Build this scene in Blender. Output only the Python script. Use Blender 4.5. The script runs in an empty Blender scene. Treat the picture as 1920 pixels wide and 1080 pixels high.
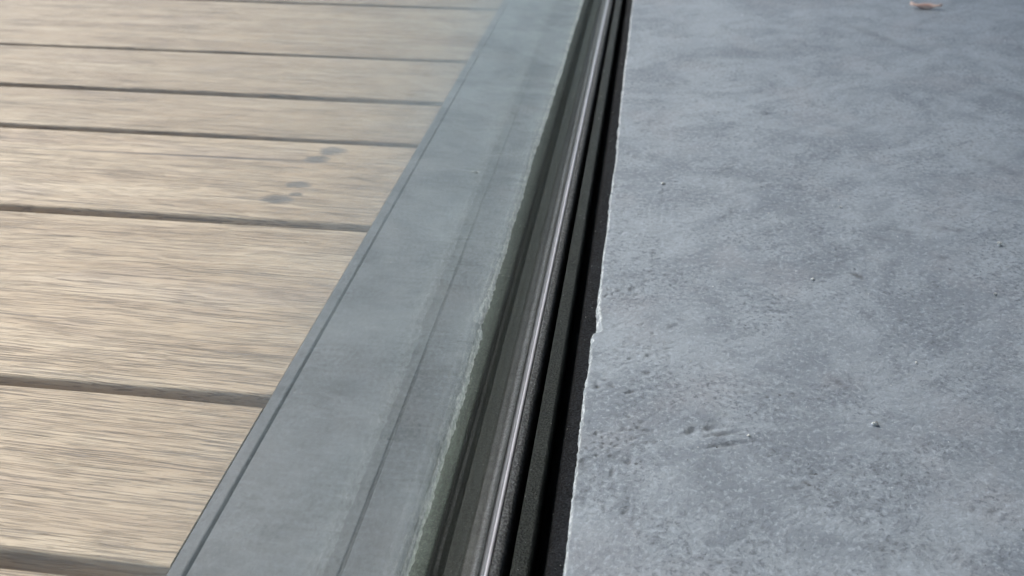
import bpy, bmesh, math, random
import numpy as np
from mathutils import Vector

R = math.radians
random.seed(7)
scene = bpy.context.scene
col = scene.collection

# ------------------------------------------------------------------ camera
# metres; x = 0 is the room-side face of the glass, y runs along the glass, z = 0 is the floor
CAM = Vector((0.0331, 0.0, 0.205))
cam_data = bpy.data.cameras.new('camera')
cam = bpy.data.objects.new('camera', cam_data)
col.objects.link(cam)
cam.location = CAM
cam.rotation_euler = (R(90 - 32.04), 0, R(8.284))
cam_data.sensor_width = 36
cam_data.lens = 31.875
cam_data.clip_start = 0.005
cam_data.clip_end = 5000
cam_data.dof.use_dof = True
cam_data.dof.focus_distance = 0.325
cam_data.dof.aperture_fstop = 18
scene.camera = cam

# ------------------------------------------------------------------ sky, sun, exposure
SUN_EL, SUN_AZ = R(50), R(-55)          # azimuth from +y towards +x: the sun stands left and ahead
world = bpy.data.worlds.new('World')
scene.world = world
world.use_nodes = True
wn = world.node_tree
sky = wn.nodes.new('ShaderNodeTexSky')
sky.sky_type = 'NISHITA'
sky.sun_disc = False
sky.sun_elevation = SUN_EL
sky.sun_rotation = SUN_AZ
sky.air_density = 1.0
sky.dust_density = 2.0
sky.ozone_density = 1.0
bg = wn.nodes['Background']
bg.inputs['Strength'].default_value = 0.10
wn.links.new(sky.outputs[0], bg.inputs['Color'])

sun_data = bpy.data.lights.new('sun', 'SUN')
sun_data.energy = 1.5
sun_data.angle = R(13)
sun_data.color = (1.0, 0.93, 0.84)
sun = bpy.data.objects.new('sun', sun_data)
col.objects.link(sun)
to_sun = Vector((math.sin(SUN_AZ) * math.cos(SUN_EL), math.cos(SUN_AZ) * math.cos(SUN_EL), math.sin(SUN_EL)))
sun.rotation_euler = to_sun.to_track_quat('Z', 'Y').to_euler()
sun.location = to_sun * 20

scene.view_settings.view_transform = 'Standard'
scene.view_settings.look = 'None'
scene.view_settings.exposure = 1.5
scene.view_settings.gamma = 1.0
scene.view_settings.use_curve_mapping = False
scene.render.engine = 'CYCLES'
scene.cycles.max_bounces = 10
scene.cycles.diffuse_bounces = 3
scene.cycles.transparent_max_bounces = 24
scene.cycles.glossy_bounces = 8
scene.cycles.use_denoising = True

# ------------------------------------------------------------------ helpers
def tag(o, label=None, cat=None, group=None, kind=None):
    if label: o['label'] = label
    if cat: o['category'] = cat
    if group: o['group'] = group
    if kind: o['kind'] = kind
    return o

def empty(name, loc=(0, 0, 0)):
    o = bpy.data.objects.new(name, None)
    o.location = loc
    o.empty_display_size = 0.02
    col.objects.link(o)
    return o

def link_mesh(name, verts, faces, mat, parent=None, smooth=True, loc=(0, 0, 0)):
    me = bpy.data.meshes.new(name)
    me.from_pydata([tuple(v) for v in verts], [], faces)
    me.update()
    if smooth:
        me.polygons.foreach_set('use_smooth', [True] * len(me.polygons))
    me.materials.append(mat)
    o = bpy.data.objects.new(name, me)
    o.location = loc
    col.objects.link(o)
    if parent: o.parent = parent
    return o

def box(name, lo, hi, mat, parent=None, bevel=0.0, seg=2):
    bm = bmesh.new()
    bmesh.ops.create_cube(bm, size=1)
    c = [(a + b) / 2 for a, b in zip(lo, hi)]
    for v in bm.verts:
        v.co = Vector([c[i] + v.co[i] * (hi[i] - lo[i]) for i in range(3)])
    if bevel:
        bmesh.ops.bevel(bm, geom=list(bm.edges), offset=bevel, segments=seg, profile=0.5, affect='EDGES')
    me = bpy.data.meshes.new(name)
    bm.to_mesh(me); bm.free()
    me.materials.append(mat)
    o = bpy.data.objects.new(name, me)
    col.objects.link(o)
    if parent: o.parent = parent
    return o

def sweep(name, prof, ys, mat, parent=None, closed=True, jitter=None, smooth=True):
    """extrude an x-z profile along y; jitter(i, y) -> (dx, dz)"""
    n = len(prof)
    verts, faces = [], []
    for y in ys:
        for i, (x, z) in enumerate(prof):
            dx, dz = jitter(i, y) if jitter else (0, 0)
            verts.append((x + dx, y, z + dz))
    m = n if closed else n - 1
    for k in range(len(ys) - 1):
        for i in range(m):
            a, b = k * n + i, k * n + (i + 1) % n
            faces.append((a, b, b + n, a + n))
    if closed:
        faces.append(tuple(range(n))[::-1])
        faces.append(tuple((len(ys) - 1) * n + i for i in range(n)))
    o = link_mesh(name, verts, faces, mat, parent, smooth)
    bm = bmesh.new(); bm.from_mesh(o.data)
    bmesh.ops.recalc_face_normals(bm, faces=bm.faces)
    bm.to_mesh(o.data); bm.free()
    o.data.set_sharp_from_angle(angle=R(50))
    return o

def spaced(y0, ya, yb, y1, k=0.006, coarse=0.08):
    """rows: coarse outside [ya, yb], inside spacing proportional to the distance"""
    out, y = [], y0
    while y < ya:
        out.append(y); y += coarse
    y = ya
    while y < yb:
        out.append(y); y += max(y, 0.12) * k
    step = y * k
    while y < y1:
        out.append(y); y += step; step *= 1.12
    out.append(y1)
    return out

# ---- value noise in numpy
def _hash(i, j, s):
    n = (i * 374761393 + j * 668265263 + s * 982451653) & 0xffffffff
    n = ((n ^ (n >> 13)) * 1274126177) & 0xffffffff
    n = n ^ (n >> 16)
    return (n & 0xffff) / 65535.0

def vnoise(x, y, s=0):
    x = np.asarray(x, float); y = np.asarray(y, float)
    i = np.floor(x).astype(np.int64); j = np.floor(y).astype(np.int64)
    u = x - i; v = y - j
    u = u * u * (3 - 2 * u); v = v * v * (3 - 2 * v)
    a = _hash(i, j, s); b = _hash(i + 1, j, s); c = _hash(i, j + 1, s); d = _hash(i + 1, j + 1, s)
    return (a * (1 - u) + b * u) * (1 - v) + (c * (1 - u) + d * u) * v * 1.0

def fbm(x, y, s=0, o=4):
    t = 0; a = 0.5; n = 0
    for k in range(o):
        t = t + a * vnoise(x * 2 ** k + 17.3 * k, y * 2 ** k + 9.1 * k, s + k); n += a; a *= 0.55
    return t / n

# ------------------------------------------------------------------ materials
def new_mat(name):
    m = bpy.data.materials.new(name)
    m.use_nodes = True
    nt = m.node_tree
    for n in list(nt.nodes): nt.nodes.remove(n)
    out = nt.nodes.new('ShaderNodeOutputMaterial')
    return m, nt, out

class NB:
    """small node builder"""
    def __init__(s, nt): s.nt = nt
    def n(s, t, **kw):
        nd = s.nt.nodes.new(t)
        for k, v in kw.items():
            if k in nd.inputs.keys() if isinstance(k, str) else False: nd.inputs[k].default_value = v
            else: setattr(nd, k, v)
        return nd
    def l(s, a, b): s.nt.links.new(a, b)
    def math(s, op, a, b=None, c=None, clamp=False):
        nd = s.nt.nodes.new('ShaderNodeMath'); nd.operation = op; nd.use_clamp = clamp
        for i, q in enumerate((a, b, c)):
            if q is None: continue
            if isinstance(q, (int, float)): nd.inputs[i].default_value = q
            else: s.l(q, nd.inputs[i])
        return nd.outputs[0]
    def noise(s, vec, scale, detail=4, rough=0.55, dist=0.0):
        nd = s.nt.nodes.new('ShaderNodeTexNoise')
        nd.inputs['Scale'].default_value = scale
        nd.inputs['Detail'].default_value = detail
        nd.inputs['Roughness'].default_value = rough
        nd.inputs['Distortion'].default_value = dist
        if vec is not None: s.l(vec, nd.inputs['Vector'])
        return nd.outputs['Fac']
    def mapping(s, vec, scale=(1, 1, 1), loc=(0, 0, 0), rot=(0, 0, 0)):
        nd = s.nt.nodes.new('ShaderNodeMapping')
        nd.inputs['Scale'].default_value = scale
        nd.inputs['Location'].default_value = loc
        nd.inputs['Rotation'].default_value = rot
        s.l(vec, nd.inputs['Vector'])
        return nd.outputs[0]
    def ramp(s, fac, lo, hi, a=0.0, b=1.0):
        nd = s.nt.nodes.new('ShaderNodeMapRange')
        nd.interpolation_type = 'SMOOTHSTEP'
        for i, q in enumerate((None, lo, hi, a, b)):
            if q is not None: nd.inputs[i].default_value = q
        s.l(fac, nd.inputs[0])
        return nd.outputs[0]
    def mix(s, fac, a, b, mode='MIX'):
        nd = s.nt.nodes.new('ShaderNodeMix'); nd.data_type = 'RGBA'; nd.blend_type = mode
        for i, q in ((0, fac), (6, a), (7, b)):
            if isinstance(q, (int, float)): nd.inputs[i].default_value = q
            elif isinstance(q, tuple): nd.inputs[i].default_value = (*q, 1) if len(q) == 3 else q
            else: s.l(q, nd.inputs[i])
        return nd.outputs[2]
    def bump(s, h, dist, strength=1.0, normal=None):
        nd = s.nt.nodes.new('ShaderNodeBump')
        nd.inputs['Strength'].default_value = strength
        nd.inputs['Distance'].default_value = dist
        s.l(h, nd.inputs['Height'])
        if normal is not None: s.l(normal, nd.inputs['Normal'])
        return nd.outputs[0]
    def bsdf(s, out, color, rough=0.8, normal=None, spec=0.5, metal=0.0):
        p = s.nt.nodes.new('ShaderNodeBsdfPrincipled')
        if isinstance(color, tuple): p.inputs['Base Color'].default_value = (*color, 1)
        else: s.l(color, p.inputs['Base Color'])
        if isinstance(rough, (int, float)): p.inputs['Roughness'].default_value = rough
        else: s.l(rough, p.inputs['Roughness'])
        p.inputs['Specular IOR Level'].default_value = spec
        p.inputs['Metallic'].default_value = metal
        if normal is not None: s.l(normal, p.inputs['Normal'])
        s.l(p.outputs[0], out.inputs['Surface'])
        return p

def concrete_material(name, dark, light, attr=False, smoothness=1.0):
    m, nt, out = new_mat(name); b = NB(nt)
    pos = b.n('ShaderNodeTexCoord').outputs['Object']
    # trowel direction: patches drawn out along one diagonal
    dg = b.mapping(pos, (1, 1, 1), (0, 0, 0), (0, 0, 0.93))
    cloud = b.noise(b.mapping(dg, (1, 0.75, 1)), 22, 7, 0.66, 0.9)
    cloud2 = b.noise(b.mapping(dg, (1, 0.55, 1), (3.1, 1.7, 0)), 64, 6, 0.66, 0.6)
    drag = b.noise(b.mapping(dg, (1, 0.12, 1), (1.1, 4.7, 0)), 120, 4, 0.6, 0.3)
    fine = b.noise(pos, 480, 6, 0.72)
    mott = b.noise(b.mapping(dg, (1, 0.55, 1), (0.4, 2.7, 0)), 150, 6, 0.72)
    spotm = b.ramp(b.noise(b.mapping(pos, (1, 1, 1), (2.2, 6.3, 0)), 26, 4, 0.6), 0.40, 0.64, 0.25, 1.0)
    c = b.mix(b.ramp(cloud, 0.36, 0.62), tuple(q * 0.84 for q in dark), light)
    c = b.mix(b.math('MULTIPLY', b.ramp(cloud2, 0.5, 0.66), 0.42), c, tuple(q * 0.74 for q in dark))
    c = b.mix(b.math('MULTIPLY', b.ramp(cloud2, 0.46, 0.34), 0.45), c, tuple(min(1, q * 1.14) for q in light))
    c = b.mix(b.math('MULTIPLY', b.ramp(drag, 0.54, 0.68), 0.28), c, tuple(q * 0.70 for q in dark))
    # warm-violet patches in the cement skin
    tint = b.noise(b.mapping(pos, (1, 1, 1), (7.7, 0.3, 0)), 22, 4, 0.55)
    c = b.mix(b.math('MULTIPLY', b.ramp(tint, 0.52, 0.66), 0.42), c, (light[0] * 0.97, light[1] * 0.90, light[2] * 0.88))
    c = b.mix(b.math('MULTIPLY', b.math('MULTIPLY', b.ramp(mott, 0.53, 0.62), 0.55), spotm), c, tuple(q * 0.58 for q in dark))
    c = b.mix(b.math('MULTIPLY', b.math('MULTIPLY', b.ramp(fine, 0.53, 0.61), 0.75 * smoothness), spotm), c, tuple(q * 0.45 for q in dark))
    c = b.mix(b.math('MULTIPLY', b.ramp(fine, 0.47, 0.38), 0.5 * smoothness), c, tuple(min(1, q * 1.35) for q in light))
    # pinholes
    vor = b.n('ShaderNodeTexVoronoi'); vor.inputs['Scale'].default_value = 120
    b.l(pos, vor.inputs['Vector'])
    sel = b.n('ShaderNodeSeparateColor'); b.l(vor.outputs['Color'], sel.inputs[0])
    pin = b.math('MULTIPLY', b.math('LESS_THAN', vor.outputs['Distance'], 0.075), b.math('GREATER_THAN', sel.outputs[0], 0.86))
    c = b.mix(b.math('MULTIPLY', pin, 0.7), c, tuple(q * 0.25 for q in dark))
    h = b.math('ADD', b.math('ADD', b.math('MULTIPLY', fine, 0.7), b.math('MULTIPLY', mott, 0.9)), b.math('MULTIPLY', drag, 0.5))
    h = b.math('SUBTRACT', h, b.math('MULTIPLY', pin, 0.8))
    grain = b.noise(pos, 1600, 3, 0.6)
    h = b.math('ADD', h, b.math('MULTIPLY', grain, 0.12))
    if attr:
        e = b.n('ShaderNodeAttribute', attribute_name='broken').outputs['Fac']
        st = b.n('ShaderNodeAttribute', attribute_name='stain').outputs['Fac']
        c = b.mix(b.math('MULTIPLY', st, 0.75), c, (0.066, 0.067, 0.069))
        pale = b.mix(b.ramp(fine, 0.42, 0.58), (0.36, 0.39, 0.41), (0.80, 0.83, 0.84))
        c = b.mix(b.math('MULTIPLY', e, b.ramp(mott, 0.62, 0.50, 0.35, 1.0)), c, pale)
    nrm = b.bump(h, 0.0006 * smoothness)
    rough = b.ramp(cloud2, 0.3, 0.7, 0.62, 0.5)
    b.bsdf(out, c, rough, nrm, 0.4)
    return m

def wood_material():
    m, nt, out = new_mat('weathered_deck_wood'); b = NB(nt)
    pos = b.n('ShaderNodeTexCoord').outputs['Object']
    rnd = b.n('ShaderNodeObjectInfo').outputs['Random']
    comb = b.n('ShaderNodeCombineXYZ')
    b.l(b.math('MULTIPLY', rnd, 37.0), comb.inputs[0]); b.l(b.math('MULTIPLY', rnd, 11.0), comb.inputs[1])
    off = b.n('ShaderNodeVectorMath', operation='ADD'); b.l(pos, off.inputs[0]); b.l(comb.outputs[0], off.inputs[1])
    v = off.outputs[0]
    # wandering of the fibres, more on some planks
    warp = b.noise(b.mapping(v, (6, 18, 18)), 1.0, 3, 0.5)
    wadd = b.n('ShaderNodeCombineXYZ')
    b.l(b.math('MULTIPLY', b.math('SUBTRACT', warp, 0.5), b.ramp(rnd, 0.2, 1.0, 0.006, 0.020)), wadd.inputs[1])
    v2n = b.n('ShaderNodeVectorMath', operation='ADD'); b.l(v, v2n.inputs[0]); b.l(wadd.outputs[0], v2n.inputs[1])
    v2 = v2n.outputs[0]
    band = b.noise(b.mapping(v2, (4, 70, 60)), 1.0, 4, 0.55)
    # growth rings cut lengthwise: long flames
    ringn = b.noise(b.mapping(v2, (2.2, 16, 16)), 1.0, 2, 0.45)
    ring = b.math('SINE', b.math('ADD', b.math('MULTIPLY', ringn, 70.0), b.math('MULTIPLY', band, 6.0)))
    fig = b.noise(b.mapping(v2, (11, 170, 100)), 1.0, 4, 0.55, 0.4)
    pores = b.noise(b.mapping(v2, (26, 1500, 900)), 1.0, 2.5, 0.5)
    pores2 = b.noise(b.mapping(v2, (60, 2700, 900), (3, 5, 1)), 1.0, 1, 0.5)
    cluster = b.noise(b.mapping(v2, (10, 60, 70), (1, 2, 3)), 1.0, 3, 0.5)
    fibre = b.noise(b.mapping(v2, (28, 3000, 1500)), 1.0, 3, 0.6)
    blot = b.noise(b.mapping(v, (9, 30, 30), (5, 1, 2)), 1.0, 3, 0.55)
    c = b.mix(b.ramp(band, 0.35, 0.66), (0.490, 0.375, 0.260), (0.605, 0.488, 0.358))
    c = b.mix(b.math('MULTIPLY', b.ramp(ring, 0.2, 1.0), 0.30), c, (0.40, 0.285, 0.185))
    c = b.mix(b.math('MULTIPLY', b.ramp(fig, 0.48, 0.70), 0.42), c, (0.36, 0.26, 0.175))
    c = b.mix(b.math('MULTIPLY', b.ramp(blot, 0.54, 0.70), 0.40), c, (0.40, 0.315, 0.26))
    c = b.mix(b.math('MULTIPLY', b.ramp(fibre, 0.48, 0.66), 0.35), c, (0.26, 0.18, 0.125))
    pm = b.math('MULTIPLY', b.ramp(pores, 0.56, 0.62), b.ramp(cluster, 0.34, 0.56, 0.15, 1.0))
    pm2 = b.math('MULTIPLY', b.ramp(pores2, 0.56, 0.63), b.ramp(rnd, 0, 1, 0.45, 0.8))
    pmask = b.math('MAXIMUM', pm, pm2)
    c = b.mix(b.math('MULTIPLY', pmask, 0.68), c, (0.100, 0.070, 0.055))
    # tone of each plank
    tone = b.ramp(rnd, 0, 1, 0.82, 1.06)
    tc = b.n('ShaderNodeCombineColor')
    for i in range(3): b.l(tone, tc.inputs[i])
    c = b.mix(1.0, c, tc.outputs[0], 'MULTIPLY')
    # water marks and a drying crack on one plank (world position)
    wp = b.n('ShaderNodeNewGeometry').outputs['Position']
    wv = b.noise(b.mapping(wp, (120, 420, 1)), 1.0, 4, 0.65)
    sep = b.n('ShaderNodeSeparateXYZ'); b.l(wp, sep.inputs[0])
    mask = None
    for (x, y, rx, ry) in ((-0.1350, 0.4540, .0080, .0060), (-0.1400, 0.4420, .0072, .0050), (-0.1393, 0.4093, .0072, .0044), (-0.1440, 0.3915, .0090, .0052), (-0.1365, 0.3985, .0040, .0022)):
        dx = b.math('DIVIDE', b.math('SUBTRACT', sep.outputs[0], x), rx)
        dy = b.math('DIVIDE', b.math('SUBTRACT', sep.outputs[1], y), ry)
        d = b.math('ADD', b.math('MULTIPLY', dx, dx), b.math('MULTIPLY', dy, dy))
        d = b.math('ADD', d, b.math('MULTIPLY', b.math('SUBTRACT', wv, 0.5), 2.8))
        k = b.ramp(d, 1.35, 0.25)
        mask = k if mask is None else b.math('MAXIMUM', mask, k)
    c = b.mix(b.math('MULTIPLY', mask, 0.90), c, (0.125, 0.112, 0.105))
    cw = b.noise(b.mapping(wp, (22, 1, 1)), 1.0, 2, 0.5)
    cy = b.math('ADD', b.math('MULTIPLY', sep.outputs[0], 0.030), b.math('MULTIPLY', b.math('SUBTRACT', cw, 0.5), 0.0030))
    cd = b.math('ABSOLUTE', b.math('SUBTRACT', b.math('SUBTRACT', sep.outputs[1], 0.4425), cy))
    fade = b.math('MULTIPLY', b.ramp(sep.outputs[0], -0.36, -0.19, 0.15, 1.0), b.ramp(sep.outputs[0], -0.10, -0.185, 0.0, 1.0))
    crack = b.math('MULTIPLY', b.ramp(cd, 0.0017, 0.0005), fade)
    c = b.mix(b.math('MULTIPLY', crack, 0.95), c, (0.09, 0.06, 0.05))
    h = b.math('SUBTRACT', b.math('MULTIPLY', fibre, 0.25), b.math('ADD', b.math('MULTIPLY', pmask, 0.8), b.math('MULTIPLY', crack, 1.5)))
    b.bsdf(out, c, 0.52, b.bump(h, 0.00035), 0.35)
    return m

def glass_material():
    m, nt, out = new_mat('clear_glass'); b = NB(nt)
    g = b.n('ShaderNodeNewGeometry')
    dot = b.n('ShaderNodeVectorMath', operation='DOT_PRODUCT')
    b.l(g.outputs['Normal'], dot.inputs[0]); b.l(g.outputs['Incoming'], dot.inputs[1])
    k = b.math('SUBTRACT', 1.0, b.math('ABSOLUTE', dot.outputs['Value']))
    f = b.math('ADD', 0.0426, b.math('MULTIPLY', b.math('POWER', k, 5.0), 0.72))
    tr = b.n('ShaderNodeBsdfTransparent'); tr.inputs[0].default_value = (0.983, 0.990, 0.984, 1)
    gl = b.n('ShaderNodeBsdfGlossy'); gl.inputs['Roughness'].default_value = 0.0
    gl.inputs['Color'].default_value = (0.965, 1.0, 0.985, 1)
    mx = b.n('ShaderNodeMixShader')
    b.l(f, mx.inputs[0]); b.l(tr.outputs[0], mx.inputs[1]); b.l(gl.outputs[0], mx.inputs[2])
    b.l(mx.outputs[0], out.inputs['Surface'])
    return m

def grained(name, color, rough, scale, dist, spec=0.4, specks=0.0, metal=0.0):
    m, nt, out = new_mat(name); b = NB(nt)
    pos = b.n('ShaderNodeTexCoord').outputs['Object']
    n = b.noise(pos, scale, 3, 0.65)
    big = b.noise(pos, 60, 4, 0.6)
    c = b.mix(b.ramp(n, 0.40, 0.62), tuple(q * 0.45 for q in color), tuple(q * 1.7 for q in color))
    c = b.mix(b.math('MULTIPLY', b.ramp(big, 0.5, 0.75), 0.35), c, tuple(q * 1.9 + 0.004 for q in color))
    if specks:
        vor = b.n('ShaderNodeTexVoronoi'); vor.inputs['Scale'].default_value = 420
        b.l(pos, vor.inputs['Vector'])
        s = b.n('ShaderNodeSeparateColor'); b.l(vor.outputs['Color'], s.inputs[0])
        k = b.math('MULTIPLY', b.math('LESS_THAN', vor.outputs['Distance'], 0.12), b.math('GREATER_THAN', s.outputs[0], 1 - specks))
        c = b.mix(b.math('MULTIPLY', k, 0.7), c, (0.5, 0.5, 0.48))
    b.bsdf(out, c, rough, b.bump(n, dist), spec, metal)
    return m

def plain(name, color, rough):
    m, nt, out = new_mat(name); b = NB(nt)
    n = b.noise(b.n('ShaderNodeTexCoord').outputs['Object'], 90, 3, 0.5)
    b.bsdf(out, b.mix(b.ramp(n, 0.3, 0.7), tuple(q * 0.88 for q in color), color), rough, None, 0.6)
    return m

M = dict(
    floor=concrete_material('trowelled_concrete', (0.300, 0.340, 0.394), (0.375, 0.420, 0.474), attr=True),
    sill=concrete_material('cast_sill_concrete', (0.072, 0.080, 0.093), (0.118, 0.127, 0.142), smoothness=0.55),
    wood=wood_material(),
    glass=glass_material(),
    rubber=grained('black_rubber', (0.125, 0.128, 0.130), 0.6, 1200, 0.0022, specks=0.03),
    metal=grained('dark_bronze_coated_metal', (0.042, 0.046, 0.040), 0.6, 1400, 0.0020, 0.25, specks=0.012),
    outer_metal=grained('grey_green_coated_metal', (0.118, 0.155, 0.125), 0.55, 1500, 0.0003, 0.5, specks=0.02),
    foam=grained('black_foam_strip', (0.017, 0.019, 0.024), 0.85, 1300, 0.0016, 0.3, specks=0.03),
    liner=grained('black_liner', (0.008, 0.008, 0.009), 0.5, 900, 0.0002, 0.4),  # near-black carries the shade of the deep outer slot
    silicone=plain('pale_silicone', (0.50, 0.49, 0.53), 0.28),  # pale colour stands in for the sky's highlight along the bead
    grey_silicone=grained('grey_silicone', (0.048, 0.051, 0.050), 0.5, 300, 0.00003, 0.5),  # sill joint filler, and the painted sheen beside the bright bead
    spacer=grained('dark_spacer', (0.017, 0.020, 0.018), 0.6, 900, 0.0001, specks=0.02),
    earth=grained('dark_soil', (0.045, 0.038, 0.030), 0.95, 90, 0.004, 0.2),
    joist=grained('dark_joist_wood', (0.09, 0.065, 0.05), 0.8, 300, 0.0005, 0.2),
    plaster=grained('grey_plaster', (0.30, 0.30, 0.30), 0.9, 200, 0.0004, 0.2),
)

# ------------------------------------------------------------------ setting
Y0, Y1 = -0.8, 4.2
ground = link_mesh('ground', [(-400, -400, -0.20), (400, -400, -0.20), (400, 400, -0.20), (-400, 400, -0.20)], [(0, 1, 2, 3)], M['earth'], smooth=False)
tag(ground, 'dark soil under the deck', kind='structure')

ceiling = box('ceiling', (-1.47, Y0 - 1.5, 2.42), (4.2, Y1 + 1.5, 2.62), M['plaster'])  # out of view; outer edge placed so its penumbra crosses the floor
tag(ceiling, 'grey soffit over the concrete floor', kind='structure')
wall = box('wall', (4.0, Y0 - 1.4, -0.15), (4.18, Y1 + 1.4, 2.415), M['plaster'])
tag(wall, 'grey plaster wall far behind the concrete floor', kind='structure')

back = box('wall', (0.03, -0.62, -0.15), (3.998, -0.44, 2.415), M['plaster'])  # unseen wall, added to darken the lower right of the floor
tag(back, 'grey plaster wall behind the viewer', kind='structure')

# ---- concrete floor with its broken edge
def build_floor():
    ys = [-1.9, -1.4, -1.0, -0.7, -0.45, -0.25, -0.1, 0.0, 0.06, 0.10, 0.125]
    y = 0.135
    while y < 0.95:
        ys.append(y); y += y * 0.0026
    step = y * 0.004
    while y < 5.4:
        ys.append(y); y += step; step *= 1.10
    ys.append(5.5)
    ys = np.array(ys)
    ex = np.interp(ys, [0, .18, .253, .290, .347, .464, .545, .804, 5], [.0222, .0221, .0219, .0224, .0226, .0233, .0222, .0219, .0222])
    ex = ex + (fbm(ys * 38, ys * 0 + 3.1, 5, 4) - 0.5) * 0.0013 + (vnoise(ys * 420, ys * 0 + .5, 9) - .5) * 0.0010 + (vnoise(ys * 1100, ys * 0 + .5, 12) - .5) * 0.0004
    notch = np.clip((ys - 0.2945) / 0.0035, 0, 1); notch = notch ** 2 * (3 - 2 * notch)
    notch = notch * np.clip(1 - (ys - 0.300) / 0.036, 0, 1) ** 1.3 * (0.75 + 0.5 * vnoise(ys * 240, ys * 0 + 4.4, 19))
    ex = ex + 0.0014 * notch - 0.0004 * np.clip(1 - np.abs(ys - 0.2925) / 0.007, 0, 1)
    bw = 0.00035 + 0.0009 * np.clip(fbm(ys * 70, ys * 0 + 8.7, 21, 3) - 0.3, 0, 1) ** 1.0 + 0.0013 * notch * (0.7 + 0.6 * vnoise(ys * 300, ys * 0, 3))
    # columns: wall, bevel, top
    wall_z = np.array([-0.016, -0.010, -0.0068, -0.0056, -0.0046, -0.0037, -0.0029, -0.0022])
    nb = 8
    top = [0.0]; s = 0.0003
    while top[-1] < 0.56:
        top.append(top[-1] + s); s = min(s * 1.028, 0.0016)
    s = 0.004
    while top[-1] < 3.9:
        top.append(top[-1] + s); s *= 1.25
    top = np.array(top[1:])
    nw = len(wall_z); ncol = nw + nb + len(top); nrow = len(ys)
    X = np.zeros((nrow, ncol)); Z = np.zeros((nrow, ncol)); br = np.zeros((nrow, ncol))
    Yg = np.repeat(ys[:, None], ncol, 1)
    for c, z in enumerate(wall_z):
        X[:, c] = ex + 0.00022 * c / 7 - 0.0002 + (vnoise(ys * 600, ys * 0 + c * .8, 31) - .5) * 0.0006 + (vnoise(ys * 1300, ys * 0 + c * 1.3, 33) - .5) * 0.0003
        Z[:, c] = z + (vnoise(ys * 200, ys * 0 + c * .5, 35) - .5) * 0.0006; br[:, c] = 0.0 if c == 0 else (0.75 if c < 3 else 1.0)
    for k in range(nb):
        t = (k + 0.5) / nb
        c = nw + k
        rough = (vnoise(ys * 900, ys * 0 + k * 0.9, 41) - .5) + (vnoise(ys * 350, ys * 0 + k * .4, 43) - .5)
        X[:, c] = ex + bw * t + rough * 0.00012
        Z[:, c] = -0.0013 * (1 - t) ** 1.6 * (0.6 + bw / 0.0016) + rough * 0.00026 * (1 - t * .4)
        br[:, c] = 1.0 if t < .7 else (1 - (t - .7) / .3 * .5)
    for k, t in enumerate(top):
        c = nw + nb + k
        X[:, c] = ex * math.exp(-t / 0.05) + 0.0222 * (1 - math.exp(-t / 0.05)) + bw * math.exp(-t / .02) + t
        br[:, c] = np.clip(0.55 - t / 0.0009, 0, 1)
    T = X[:, nw + nb:]; YT = Yg[:, nw + nb:]
    z = (fbm(T * 16, YT * 16, 51, 3) - .5) * 0.0010 + (fbm(T * 90, YT * 90, 61, 4) - .5) * 0.00055
    # soft trowel ridges running up from the edge
    u = T * 0.5 + YT * 0.86; v = T * 0.86 - YT * 0.5
    ridge = fbm(u * 30, v * 210, 71, 3) - .5
    z += ridge * 0.00035 * np.clip(fbm(T * 9, YT * 9, 81, 2) * 3 - 1.2, 0, 1)
    z += (fbm(T * 500, YT * 500, 91, 3) - .5) * 0.00030 * np.clip(fbm(T * 30, YT * 30, 95, 2) * 4 - 1.9, 0, 1)
    z *= np.clip((T - 0.0222) / 0.004, 0.25, 1)
    st = np.zeros_like(T)
    rng = np.random.RandomState(5)
    def dent(x, y, a, bb, ang, depth, stain=0.0, p=1.0):
        nonlocal z, st
        ca, sa = math.cos(ang), math.sin(ang)
        i0, i1 = np.searchsorted(ys, [y - 3 * a - 3 * bb, y + 3 * a + 3 * bb])
        if i1 <= i0: return
        sub = (slice(i0, i1), slice(None))
        dx = T[sub] - x; dy = YT[sub] - y
        wob = 1 + 0.7 * (vnoise(T[sub] * 700, YT[sub] * 700, 7) - .5)
        q = ((dx * ca + dy * sa) / a) ** 2 + ((-dx * sa + dy * ca) / bb) ** 2
        g = np.exp(-(q * wob) ** p)
        z[sub] -= depth * g
        st[sub] = np.maximum(st[sub], stain * g)
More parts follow.
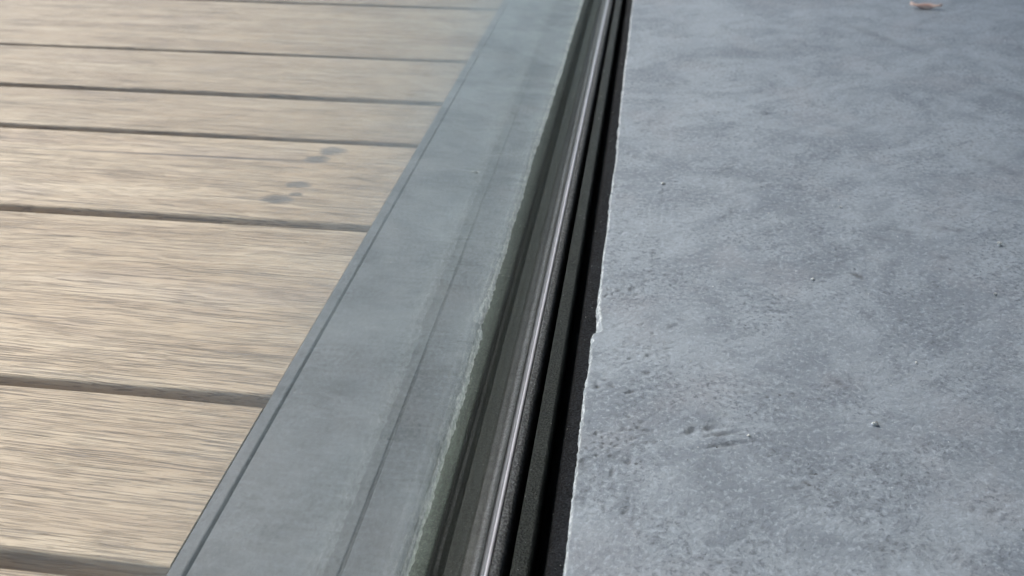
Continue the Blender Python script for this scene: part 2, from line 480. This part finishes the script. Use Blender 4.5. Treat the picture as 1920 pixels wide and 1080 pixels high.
    # marks seen in the floor: (x, y, half length, half width, angle, depth, stain)
    for d in ((.1335, .356, .0035, .0016, -.9, .0003, .95, 2), (.1295, .362, .0030, .0010, -.8, .0002, .4, 1),
              (.0665, .2450, .0030, .0010, 1.0, .0010, .12, 1.2), (.0645, .2442, .0024, .0005, .9, .0007, .3, 1), (.0600, .2425, .0026, .0011, 1.1, .0010, .10, 1.2), (.0588, .2418, .0022, .0004, .9, .0007, .3, 1), (.0690, .2455, .0030, .0008, .3, .0005, .2, 1),
              (.0700, .2420, .0060, .0006, .35, .0009, .25, 1), (.0715, .2370, .0070, .0008, .35, .0010, .25, 1),
              (.1130, .2770, .0030, .0010, -.8, .0003, .75, 1), (.1240, .2460, .0055, .0006, -.7, .0003, .7, 1),
              (.0265, .2620, .0013, .0009, .2, .0010, .8, 1), (.0318, .2630, .0015, .0006, -.5, .0009, .5, 1),
              (.0380, .2600, .0020, .0006, .6, .0008, .4, 1), (.0440, .2725, .0014, .0010, .2, .0007, .5, 1),
              (.0540, .3050, .0030, .0012, .6, .0005, .35, 1), (.0370, .3300, .0016, .0012, .3, .0006, .3, 1),
              (.0390, .2240, .0018, .0010, 1.2, .0006, .5, 1), (.0340, .2180, .0022, .0006, 1.4, .0007, .4, 1),
              (.0390, .2020, .0018, .0008, 1.0, .0006, .4, 1), (.1120, .2290, .0030, .0018, .1, .0003, .4, 1),
              (.1500, .2180, .0020, .0013, .3, .0003, .5, 1), (.1440, .2180, .0013, .0010, .3, .0003, .5, 1),
              (.1240, .1990, .0110, .0050, .1, .0002, .22, 1),
              (.1850, .4060, .0075, .0022, -.2, .0002, .45, 1), (.1500, .3920, .0050, .0020, -.5, .0002, .35, 1),
              (.1620, .4010, .0060, .0016, -.2, .0002, .4, 1), (.1750, .3780, .0035, .0018, .0, .0002, .4, 1),
              (.2080, .7300, .0300, .0060, -1.05, .0003, .40, 1), (.2250, .7000, .0200, .0040, -1.0, .0003, .36, 1),
              (.2750, .6000, .0350, .0060, -1.0, .0003, .32, 1), (.2330, .4800, .0300, .0040, -.95, .0003, .30, 1),
              (.1100, .6700, .0300, .0120, .4, .0002, .10, 1), (.0570, .5900, .0120, .0060, .9, .0002, .25, 1)):
        dent(*d)
    for k in range(240):                                    # scattered pits, thicker near the edge
        x = 0.024 + (rng.rand() ** 1.7) * 0.26; y = 0.15 + rng.rand() ** 1.3 * 0.6
        r = rng.uniform(.0003, .0008) * (1 + y)
        dent(x, y, r * rng.uniform(1, 2), r, rng.uniform(0, 3), rng.uniform(.0001, .0006), rng.uniform(0, .7) ** 1.5)
    for (px, py, n, sp) in ((.047, .292, 26, .006), (.033, .325, 20, .006), (.030, .232, 18, .004), (.042, .238, 16, .005), (.075, .262, 16, .009), (.092, .222, 14, .006)):
        for k in range(n):                                  # clusters of torn skin
            dent(px + rng.normal() * sp, py + rng.normal() * sp, rng.uniform(.0004, .0011), rng.uniform(.0003, .0005), rng.uniform(-.4, .8), rng.uniform(.0003, .0009), rng.uniform(0, .6))
    Z[:, nw + nb:] = z
    ST = np.zeros_like(X); ST[:, nw + nb:] = st
    verts = np.stack([X, Yg, Z], -1).reshape(-1, 3)
    idx = np.arange(nrow * ncol).reshape(nrow, ncol)
    quads = np.stack([idx[:-1, :-1], idx[:-1, 1:], idx[1:, 1:], idx[1:, :-1]], -1).reshape(-1, 4)
    me = bpy.data.meshes.new('concrete_floor')
    me.vertices.add(len(verts)); me.vertices.foreach_set('co', verts.astype(np.float32).ravel())
    me.loops.add(quads.size); me.loops.foreach_set('vertex_index', quads.astype(np.int32).ravel())
    me.polygons.add(len(quads))
    me.polygons.foreach_set('loop_start', np.arange(0, quads.size, 4, dtype=np.int32))
    me.polygons.foreach_set('loop_total', np.full(len(quads), 4, dtype=np.int32))
    me.update(calc_edges=True)
    me.polygons.foreach_set('use_smooth', np.ones(len(quads), dtype=bool))
    for nm, arr in (('broken', br), ('stain', ST)):
        a = me.attributes.new(nm, 'FLOAT', 'POINT'); a.data.foreach_set('value', arr.astype(np.float32).ravel())
    me.materials.append(M['floor'])
    o = bpy.data.objects.new('concrete_floor', me); col.objects.link(o)
    tag(o, 'blue-grey trowelled concrete floor with a crumbled pale edge', kind='structure')
    return o
floor = build_floor()
bpy.context.view_layer.update()
def floor_z(x, y):
    hit, p, n, i = floor.ray_cast(Vector((x, y, 0.05)), Vector((0, 0, -1)))
    return p.z if hit else 0.0

# ---- timber deck: every plank its own piece
deck = empty('deck', (-0.0893, 0, 0))
tag(deck, 'pale weathered timber deck beyond the glass', kind='structure')
GAP = 0.0060
SL = 0.021
X_END, X_FAR = -0.0893, -2.4
seams = [-0.46, -0.36, -0.225, -0.13, -0.045, 0.047, 0.1585, 0.2370, 0.3680, 0.4690, 0.5360, 0.6195, 0.7585, 0.86, 0.99, 1.06, 1.19, 1.30, 1.39, 1.53, 1.62, 1.74, 1.88, 1.98, 2.12, 2.25, 2.40, 2.52, 2.70]
for k in range(len(seams) - 1):
    ya, yb = seams[k] + GAP / 2, seams[k + 1] - GAP / 2
    yc, w = (ya + yb) / 2, yb - ya
    th, r = 0.024, 0.0015
    prof = []
    for (sy, sz) in ((-1, 0), (1, 0)):
        pass
    arc = [R(a) for a in (0, 22, 45, 68, 90)]
    prof += [(-w / 2 + r - r * math.cos(a), -r + r * math.sin(a)) for a in arc]
    prof += [(w / 2 - r + r * math.sin(a), -r + r * math.cos(a)) for a in arc]
    prof += [(w / 2, -th), (-w / 2, -th)]
    n = len(prof)
    xs = [X_END - q for q in (0, 0.05, 0.12, 0.2, 0.3, 0.42, 0.6, 0.9, 1.4, 2.3)]
    verts, faces = [], []
    rr = random.Random(100 + k)
    cup = rr.uniform(-0.0004, 0.0005); dz = rr.uniform(-0.0006, 0.0004)
    for x in xs:
        wy = rr.uniform(-0.0004, 0.0004)
        for (py, pz) in prof:
            verts.append((x - X_END, py + SL * (x - X_END) + wy, pz + dz + cup * (2 * py / w) ** 2 - 0.0004))
    for a in range(len(xs) - 1):
        for i in range(n):
            p, q = a * n + i, a * n + (i + 1) % n
            faces.append((p, q, q + n, p + n))
    faces.append(tuple(range(n))); faces.append(tuple((len(xs) - 1) * n + i for i in range(n))[::-1])
    o = link_mesh('plank', verts, faces, M['wood'], deck, True)
    o.location = (X_END - deck.location.x, yc, 0)
    bm = bmesh.new(); bm.from_mesh(o.data); bmesh.ops.recalc_face_normals(bm, faces=bm.faces)
    for f in bm.faces:
        if len(f.verts) > 4: f.smooth = False
    bm.to_mesh(o.data); bm.free()
    o.data.set_sharp_from_angle(angle=R(50))
for xj in (-0.16, -0.56, -0.96, -1.36, -1.76, -2.16):
    j = box('joist', (xj - 0.022, -0.6, -0.13), (xj + 0.022, 2.75, -0.0255), M['joist'], deck)
    j.location = -deck.location

# ------------------------------------------------------------------ things
# ---- cast sill between glass and deck
sill = empty('sill', (-0.055, 0, -0.16))
tag(sill, 'smooth grey cast sill with a narrow grooved border, between glass and timber deck', 'sill')
def child_box(name, lo, hi, mat, parent, bevel, seg=2):
    o = box(name, lo, hi, mat, parent, bevel, seg)
    o.location = -parent.location
    return o
child_box('slab', (-0.0834, Y0, -0.14), (-0.0411, Y1, -0.0002), M['sill'], sill, 0.0004)
child_box('slab', (-0.0400, Y0, -0.14), (-0.0256, Y1, -0.0004), M['sill'], sill, 0.0004)
child_box('joint_sealant', (-0.04075, Y0, -0.14), (-0.04040, Y1, -0.0010), M['grey_silicone'], sill, 0)
child_box('edge_strip', (-0.0889, Y0, -0.14), (-0.0843, Y1, 0.0001), M['sill'], sill, 0.0005)
child_box('footing', (-0.0889, Y0, -0.16), (-0.0256, Y1, -0.141), M['sill'], sill, 0)

# ---- metal channel that holds the glass
chan = empty('glazing_channel', (-0.005, 0, -0.06))
tag(chan, 'dark metal glazing channel with rubber gaskets running along the foot of the glass', 'channel')
child_box('base_plate', (-0.0221, Y0, -0.060), (0.0121, Y1, -0.046), M['metal'], chan, 0)
child_box('inner_flange', (0.0072, Y0, -0.0458), (0.0121, Y1, -0.0006), M['metal'], chan, 0.0007, 3)
child_box('outer_flange', (-0.0221, Y0, -0.0458), (-0.0164, Y1, -0.0010), M['outer_metal'], chan, 0.0006, 3)
gy = spaced(Y0, 0.13, 0.95, Y1, 0.012)
def gasket(name, x0, x1, sgn):
    w = x1 - x0
    prof = [(x0, -0.030), (x0, -0.0004), (x0 + w * .12, 0.0001), (x0 + w * .35, 0.0003), (x0 + w * .7, 0.0001), (x0 + w * .9, -0.0006), (x1, -0.0018), (x1, -0.030)]
    if sgn < 0: prof = [(x0 + x1 - x, z) for x, z in prof][::-1]
    o = sweep(name, prof, gy, M['rubber'], chan)
    o.location = -chan.location
    return o
gasket('gasket', 0.00135, 0.0047, 1)
og = child_box('outer_gasket', (-0.0163, Y0, -0.040), (-0.0157, Y1, -0.0020), M['liner'], chan, 0)  # black strip painting shade onto the flange's inner wall
child_box('slot_bottom', (-0.0156, Y0, -0.040), (-0.0139, Y1, -0.0150), M['liner'], chan, 0)
lip = child_box('gasket_lip', (-0.0151, Y0, -0.0149), (-0.0139, Y1, -0.0028), M['rubber'], chan, 0)
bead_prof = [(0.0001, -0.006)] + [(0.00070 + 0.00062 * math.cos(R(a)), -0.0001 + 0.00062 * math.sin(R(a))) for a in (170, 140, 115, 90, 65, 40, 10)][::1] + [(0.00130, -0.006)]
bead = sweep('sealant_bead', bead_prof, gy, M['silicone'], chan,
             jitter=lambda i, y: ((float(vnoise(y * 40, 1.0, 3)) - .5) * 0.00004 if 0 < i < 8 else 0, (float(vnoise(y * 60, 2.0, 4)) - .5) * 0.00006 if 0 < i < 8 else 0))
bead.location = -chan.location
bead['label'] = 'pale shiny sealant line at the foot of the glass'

# ---- double glazing
glass = empty('glass_panel', (-0.007, 0, -0.04))
tag(glass, 'tall clear double glazed panel mirroring the concrete floor, standing in the dark channel', 'glass panel')
for x0, x1 in ((-0.0013, 0.0), (-0.0137, -0.0124)):
    child_box('pane', (x0, Y0, -0.040), (x1, Y1, 2.40), M['glass'], glass, 0)
child_box('spacer_bar', (-0.0122, Y0, -0.024), (-0.0015, Y1, -0.0036), M['spacer'], glass, 0.0005)
sp = [(-0.0014, -0.0037), (-0.0014, -0.0002), (-0.0017, -0.0010), (-0.0022, -0.0019), (-0.0032, -0.0026), (-0.0048, -0.0032), (-0.0075, -0.0037)]
sealant = sweep('inner_sealant', sp, spaced(Y0, 0.13, 0.95, Y1, 0.02), M['grey_silicone'], glass)  # strip added to imitate the soft grey glow beside the bead
sealant.location = -glass.location

# ---- black filler strip between channel and concrete
fy = spaced(Y0, 0.13, 0.95, Y1, 0.006)
fp = [(0.0124, -0.020), (0.0135, -0.0165), (0.0148, -0.0120), (0.0158, -0.0085), (0.0168, -0.0068), (0.0180, -0.0062), (0.0195, -0.0060), (0.0210, -0.0058), (0.0225, -0.0056), (0.0240, -0.0056), (0.0240, -0.030), (0.0124, -0.030)]
filler = sweep('filler_strip', fp, fy, M['foam'],
               jitter=lambda i, y: (0, (float(vnoise(y * 500, i * 1.7, 3)) - .5) * 0.0006) if 3 < i < 9 else (0, 0))
tag(filler, 'black grainy foam strip lying in the gap beside the crumbled concrete edge', 'filler strip')

# ---- grains lying on the floor
def pebble_mat(name, c):
    return grained(name, c, 0.7, 900, 0.0003, 0.4)
white_grain = pebble_mat('white_grit', (0.72, 0.73, 0.72))
def grain(name, x, y, s, mat, seed, label, cat='grain', z=0.0, squash=(1, 1, .75), group=None):
    bm = bmesh.new()
    bmesh.ops.create_icosphere(bm, subdivisions=2, radius=0.92)
    rr = random.Random(seed)
    ph = [rr.uniform(0, 6) for _ in range(6)]
    for v in bm.verts:
        q = v.co.copy()
        f = 1 + .16 * math.sin(3 * q.x + ph[0]) + .14 * math.sin(4 * q.y + ph[1]) + .12 * math.sin(5 * q.z + ph[2]) + rr.uniform(-.16, .16)
        v.co = Vector((q.x * f * squash[0], q.y * f * squash[1], q.z * f * squash[2])) * s
    lo = min(v.co.z for v in bm.verts)
    for v in bm.verts: v.co.z -= lo + s * 0.06
    me = bpy.data.meshes.new(name); bm.to_mesh(me); bm.free()
    me.materials.append(mat)
    o = bpy.data.objects.new(name, me); o.location = (x, y, floor_z(x, y)); o.rotation_euler[2] = rr.uniform(0, 6)
    col.objects.link(o)
    return tag(o, label, cat, group)
GR = 'pale grains lying on the concrete'
for (x, y, s, lab) in (
        (.1219, .2543, .00105, 'largest pale grain on the concrete, alone in the lower right quarter'),
        (.0491, .4360, .00095, 'pale grain near the glass side of the floor, upper middle of the photo'),
        (.2028, .3937, .00120, 'pale grain close to the right edge of the photo, above mid height'),
        (.1136, .3493, .00080, 'pale grain just left of the dark oval stain on the floor'),
        (.1366, .4220, .00075, 'pale grain straight above the dark oval stain on the floor'),
        (.0785, .2422, .00055, 'small pale grain at the end of the scratched dents in the floor'),
        (.1880, .3480, .00070, 'small pale grain right of the dark oval stain, towards the right edge'),
        (.1440, .2930, .00060, 'small pale grain below the dark oval stain, above the largest grain')):
    grain('grain', x, y, s, white_grain, int(x * 1e5), lab, group=GR)

# pinkish chip near the top edge
def chip():
    m, nt, out = new_mat('pink_bark'); b = NB(nt)
    pos = b.n('ShaderNodeTexCoord').outputs['Object']
    n = b.noise(b.mapping(pos, (60, 300, 300)), 1.0, 4, .6)
    c = b.mix(b.ramp(n, .38, .62), (0.74, 0.48, 0.40), (0.92, 0.76, 0.67))
    b.bsdf(out, c, .7, b.bump(n, .0004), .3)
    n1, n2 = 15, 8
    verts, faces = [], []
    for i in range(n1):
        t = i / (n1 - 1) * 2 - 1
        w = 0.0030 * (1 - abs(t) ** 3.5) ** .6 * (1 - .25 * t) + 0.0004
        for j in range(n2):
            a = 2 * math.pi * j / n2
            verts.append((t * 0.0125, math.cos(a) * w + 0.0012 * math.sin(2.2 * t), 0.0030 + math.sin(a) * (0.0012 + .0006 * (1 - t * t)) + 0.0018 * t * t + .0006 * math.sin(5 * t + a)))
    for i in range(n1 - 1):
        for j in range(n2):
            p, q = i * n2 + j, i * n2 + (j + 1) % n2
            faces.append((p, q, q + n2, p + n2))
    faces.append(tuple(range(n2))[::-1]); faces.append(tuple((n1 - 1) * n2 + j for j in range(n2)))
    o = link_mesh('bark_chip', verts, faces, m, None, True, (0.2650, 0.811, floor_z(0.265, 0.811) - 0.0010))
    o.rotation_euler = (0, 0, R(-12))
    bm = bmesh.new(); bm.from_mesh(o.data); bmesh.ops.recalc_face_normals(bm, faces=bm.faces); bm.to_mesh(o.data); bm.free()
    tag(o, 'pinkish tan chip of bark lying on the concrete at the top right', 'chip')
chip()

# fine dust and grit nobody could count
def grit():
    rr = random.Random(11)
    verts, faces, mi = [], [], []
    base = [(1, 0, 0), (-1, 0, 0), (0, 1, 0), (0, -1, 0), (0, 0, 1), (0, 0, -1)]
    tri = [(0, 2, 4), (2, 1, 4), (1, 3, 4), (3, 0, 4), (2, 0, 5), (1, 2, 5), (3, 1, 5), (0, 3, 5)]
    for k in range(760):
        y = 0.15 + rr.random() ** 1.4 * 0.75
        x = 0.026 + rr.random() * (0.10 + 0.36 * y)
        s = rr.uniform(.00012, .00030) * (0.7 + y) * (1.5 if rr.random() < .06 else 1)
        o = len(verts)
        if k < 460: zf = floor_z(x, y)
        else:                                               # dust in the channel and between the panes
            s *= 0.55
            x, zf = rr.choice(((rr.uniform(.0076, .0116), -.0006), (rr.uniform(.0018, .0040), .0001), (rr.uniform(-.0118, -.0050), -.0036), (rr.uniform(.0170, .0215), -.0057), (rr.uniform(-.0215, -.0170), -.0010)))
        for q in base:
            verts.append((x + q[0] * s * rr.uniform(.6, 1.2), y + q[1] * s * rr.uniform(.6, 1.2), zf + s * .4 + q[2] * s * rr.uniform(.5, .9)))
        faces += [tuple(o + i for i in f) for f in tri]
        mi += [0 if rr.random() < .45 or k >= 460 else 1] * 8
    o = link_mesh('grit', verts, faces, white_grain, None, False)
    o.data.materials.append(pebble_mat('dark_grit', (0.05, 0.045, 0.04)))
    o.data.polygons.foreach_set('material_index', mi)
    tag(o, 'fine light and dark grit scattered over concrete floor and channel', 'grit', kind='stuff')
grit()
